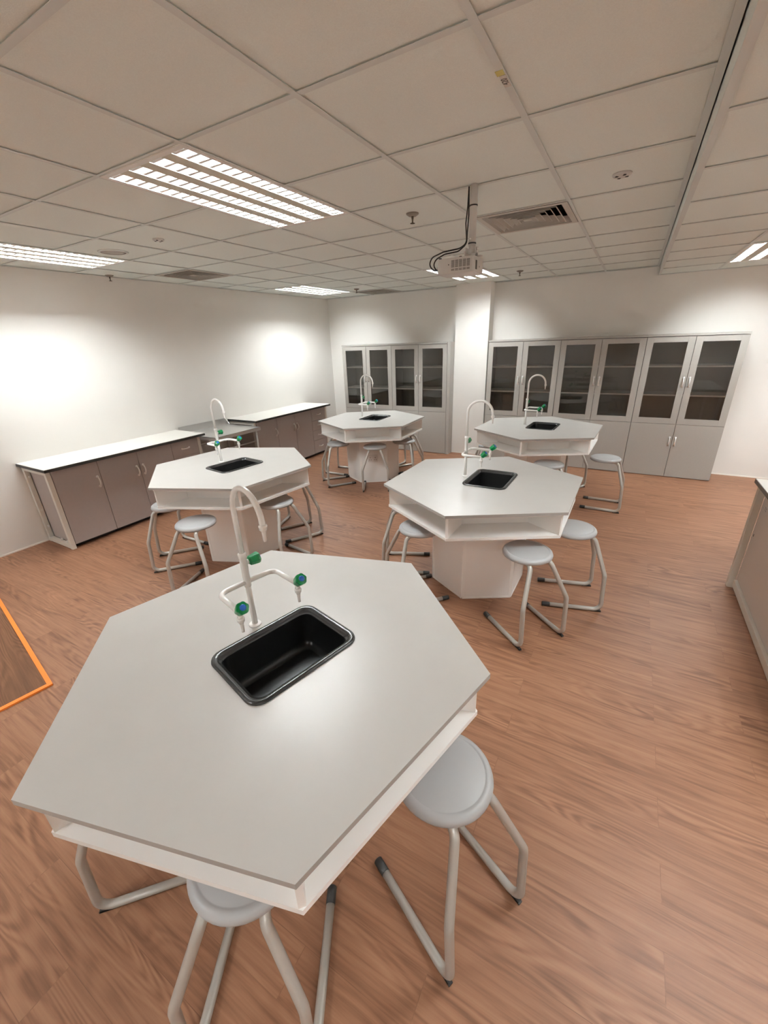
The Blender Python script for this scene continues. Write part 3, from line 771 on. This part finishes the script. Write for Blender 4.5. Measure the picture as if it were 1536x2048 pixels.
# ================================================================ low benches on the left
BF = -4.600      # door fronts
def bench(y0, y1, units, wl, labels, frame_label):
    """units: list of (kind, ya, yb)"""
    ZU = 0.824
    # worktop: white face on a black core
    t_ = thing('worktop', wl, 'worktop', (0, 0, 0), 0)
    m = MB(); m.box(XL+0.002, -4.520, y0, y1, ZU, ZB-0.004); m.build('core', M_BLACK, t_)
    m = MB(); m.box(XL+0.002, -4.522, y0+0.002, y1-0.002, ZB-0.004, ZB, 0.001); m.build('top_face', M_BENCHTOP, t_)
    # steel end frames
    f = thing('bench_frame', frame_label, 'frame', (0, 0, 0), 0)
    ya, yb = y0+0.028, y1-0.028
    for yy, w in ((ya, 0.040), (yb-0.040, 0.040)):
        for xa in (XL+0.010, BF-0.042):
            m = MB(); m.box(xa, xa+0.042, yy, yy+w, 0.0, ZU-0.001, 0.003); m.build('post', M_FRAME, f)
        for z in (0.004, ZU-0.045):
            m = MB(); m.box(XL+0.052, BF-0.042, yy+0.001, yy+w-0.001, z, z+0.042, 0.002); m.build('rail', M_FRAME, f)
    # clips holding the side panel
    for (xx, zz) in ((XL+0.056, 0.70), (XL+0.056, 0.16), (XL+0.26, 0.050), (XL+0.38, 0.050)):
        m = MB(); m.box(xx, xx+0.016, ya+0.012, ya+0.030, zz, zz+0.022, 0.003); m.build('clip', M_TRIM, f)
    for (kind, ua, ub), lb in zip(units, labels):
        r = thing('base_cabinet', lb, 'cabinet', (0, 0, 0), 0)
        z0, z1 = 0.046, 0.806
        m = MB(); m.box(XL+0.06, BF-0.020, ua+0.001, ub-0.001, z0, ZU-0.006); m.build('carcass', M_BENCH, r)
        m = MB(); m.box(XL+0.08, BF-0.060, ua+0.001, ub-0.001, 0.0, z0); m.build('plinth', M_BLACK, r)
        if kind in ('single', 'double'):
            nd = 1 if kind == 'single' else 2; w = (ub-ua)/nd
            for q in range(nd):
                a, c = ua+w*q+0.0022, ua+w*(q+1)-0.0022
                m = MB(); m.box(BF-0.019, BF, a, c, z0, z1, 0.001); d = m.build('door', M_BENCH, r)
                hy = c-0.034 if (nd == 1 or q == 0) else a+0.034
                m = MB(); bow(m, (BF, hy, 0.550), (BF, hy, 0.652), (1, 0, 0)); m.build('handle', M_CHROME, d)
        else:
            zs = kind
            for za, zb in zip(zs, zs[1:]):
                m = MB(); m.box(BF-0.019, BF, ua+0.003, ub-0.003, za+0.002, zb-0.002, 0.001); d = m.build('drawer', M_BENCH, r)
                hz = (za+zb)/2; yc = (ua+ub)/2
                m = MB(); bow(m, (BF, yc-0.05, hz), (BF, yc+0.05, hz), (1, 0, 0), 0.024); m.build('handle', M_CHROME, d)
bench(1.556, 3.305, [('single', 1.626, 2.041), ('double', 2.041, 2.872), ((0.046, 0.232, 0.418, 0.615, 0.806), 2.872, 3.236)],
      'long white worktop with black edge on the near left bench',
      ['single-door brown-grey base cabinet at the near end of the left bench', 'double-door brown-grey base cabinet in the middle of the near left bench', 'drawer unit at the far end of the near left bench, beside the steel table'],
      'cream steel leg frame under the near left worktop')
bench(4.165, 5.935, [('single', 4.236, 4.655), ('double', 4.655, 5.487), ((0.046, 0.272, 0.445, 0.615, 0.806), 5.487, 5.866)],
      'white worktop with black edge on the far left bench, towards the corner',
      ['single-door base cabinet of the far left bench, next to the steel table', 'double-door base cabinet in the middle of the far left bench', 'four-drawer unit at the far end of the far left bench'],
      'cream steel leg frame under the far left worktop')
# stainless table between the benches
t = thing('steel_table', 'low stainless steel table between the two left benches', 'table', (0, 0, 0), 0)
sx0, sx1, sy0, sy1, sz = XL+0.004, -4.392, 3.345, 4.115, 0.790
m = MB(); m.box(sx0, sx1, sy0, sy1, sz-0.006, sz); m.box(sx1-0.004, sx1, sy0, sy1, sz-0.045, sz, 0.001); m.box(sx0, sx1, sy0, sy0+0.004, sz-0.045, sz); m.box(sx0, sx1, sy1-0.004, sy1, sz-0.045, sz)
m.build('steel_top', M_STEEL, t)
m = MB(); m.box(sx0, sx0+0.012, sy0, sy1, sz, sz+0.085, 0.001)
m.prism([(0, 0), (0.075, 0), (0, 0.085)], 0, 0.003, m=Matrix.Translation((sx0+0.012, sy1, sz)) @ Matrix.Rotation(PI/2, 4, 'X')); m.build('upstand', M_STEEL, t)
for xx in (sx0+0.05, sx1-0.05):
    for yy in (sy0+0.05, sy1-0.05):
        m = MB(); m.tube([(xx, yy, 0.02), (xx, yy, sz-0.006)], 0.017, 14); m.lathe([(0.018, 0.0), (0.018, 0.012), (0.012, 0.022)], 14, m=Matrix.Translation((xx, yy, 0))); m.build('leg', M_STEEL, t)
for xx in (sx0+0.05, sx1-0.05):
    m = MB(); m.tube([(xx, sy0+0.05, 0.60), (xx, sy1-0.05, 0.60)], 0.010, 10); m.build('rail', M_STEEL, t)
m = MB(); m.box(sx0+0.03, sx1-0.03, sy0+0.03, sy1-0.03, 0.20, 0.215); m.build('undershelf', M_STEEL, t)

# ================================================================ bench at the right edge
t = thing('worktop', 'white worktop with dark edge of the bench at the right frame edge', 'worktop', (0, 0, 0), 0)
m = MB(); m.box(0.893, 1.50, 1.92, 3.672, 0.824, ZB-0.004); m.build('core', mat('dark_grey_edge', (0.13, 0.115, 0.10), 0.5), t)
m = MB(); m.box(0.895, 1.50, 1.922, 3.670, ZB-0.004, ZB, 0.001); m.build('top_face', M_BENCHTOP, t)
t = thing('bench_frame', 'cream steel frame of the bench at the right frame edge', 'frame', (0, 0, 0), 0)
for yy in (1.95, 3.606):
    for xx in (0.914, 1.44):
        m = MB(); m.box(xx, xx+0.042, yy, yy+0.042, 0.0, 0.823, 0.003); m.build('post', M_FRAME, t)
m = MB(); m.box(0.944, 0.966, 1.992, 3.606, 0.020, 0.074, 0.003); m.build('rail', M_FRAME, t)
m = MB(); m.box(0.952, 0.966, 1.992, 3.606, 0.790, 0.822, 0.002); m.build('rail', M_FRAME, t)
t = thing('back_panel', 'pale grey panel closing the back of the bench at the right frame edge', 'panel', (0, 0, 0), 0)
m = MB(); m.box(0.967, 0.985, 1.993, 3.640, 0.03, 0.822); m.build('panel', mat('panel_grey', (0.74, 0.70, 0.67), 0.5), t)
for word, z in (('Th', 0.684), ('Es', 0.669)):
    text_obj('lettering', word, 0.0165, M_INK, t, Matrix.Translation((0.9666, 3.537, z)) @ Matrix.Rotation(-PI/2, 4, 'Z') @ Matrix.Rotation(PI/2, 4, 'X') @ Matrix.Diagonal((2.6, 1, 1, 1)))
m = MB(); m.box(0.9655, 0.9675, 3.596, 3.602, 0.445, 0.462); m.build('screw', M_INK, t)

# ================================================================ flat board with orange edging on the floor
a = math.atan2(0.167, -0.986)
t = thing('wooden_board', 'dark brown board with bright orange edging lying on the floor at the left frame edge', 'board', (-2.704, 0.598, 0), a)
W_, L_ = 0.90, 1.90
m = MB(); m.box(0.0, L_, 0.0, 0.0245, 0, 0.012, 0.0008); m.box(0.0, L_, W_-0.0245, W_, 0, 0.012, 0.0008)
m.box(0.0, 0.0275, 0.0245, W_-0.0245, 0, 0.012, 0.0008); m.box(L_-0.0275, L_, 0.0245, W_-0.0245, 0, 0.012, 0.0008)
m.build('edging', M_ORANGE, t)
m = MB(); m.box(0.0275, L_-0.0275, 0.0245, W_-0.0245, 0, 0.005); m.build('board_face', M_WALNUT, t)

# ================================================================ camera, world, render look
cam = bpy.data.cameras.new('camera'); co = bpy.data.objects.new('camera', cam); COL.objects.link(co)
cam.sensor_fit = 'VERTICAL'; cam.sensor_height = 24.0; cam.lens = 814.726*24.0/2048.0; cam.clip_start = 0.02
Mr = Matrix(((0.8682427322441924, -0.16349584402368403, 0.46842679992942626), (0.49493215131549434, 0.35125187349440024, -0.7947731040749242), (-0.0345936916121446, 0.9218954552191135, 0.385891236162454)))
co.matrix_world = Matrix.Translation((0, 0, 1.83617)) @ Mr.to_4x4()
SC.camera = co
w = bpy.data.worlds.new('world'); SC.world = w; w.use_nodes = True
w.node_tree.nodes['Background'].inputs[0].default_value = (0, 0, 0, 1)
SC.view_settings.view_transform = 'Standard'; SC.view_settings.look = 'None'; SC.view_settings.gamma = 1.0
SC.view_settings.use_curve_mapping = False
SC.view_settings.exposure = 0.66
SC.cycles.use_denoising = True
SC.cycles.max_bounces = 14; SC.cycles.diffuse_bounces = 8; SC.cycles.glossy_bounces = 4; SC.cycles.transparent_max_bounces = 12
SC.cycles.sample_clamp_indirect = 6.0
SC.cycles.caustics_reflective = False; SC.cycles.caustics_refractive = False
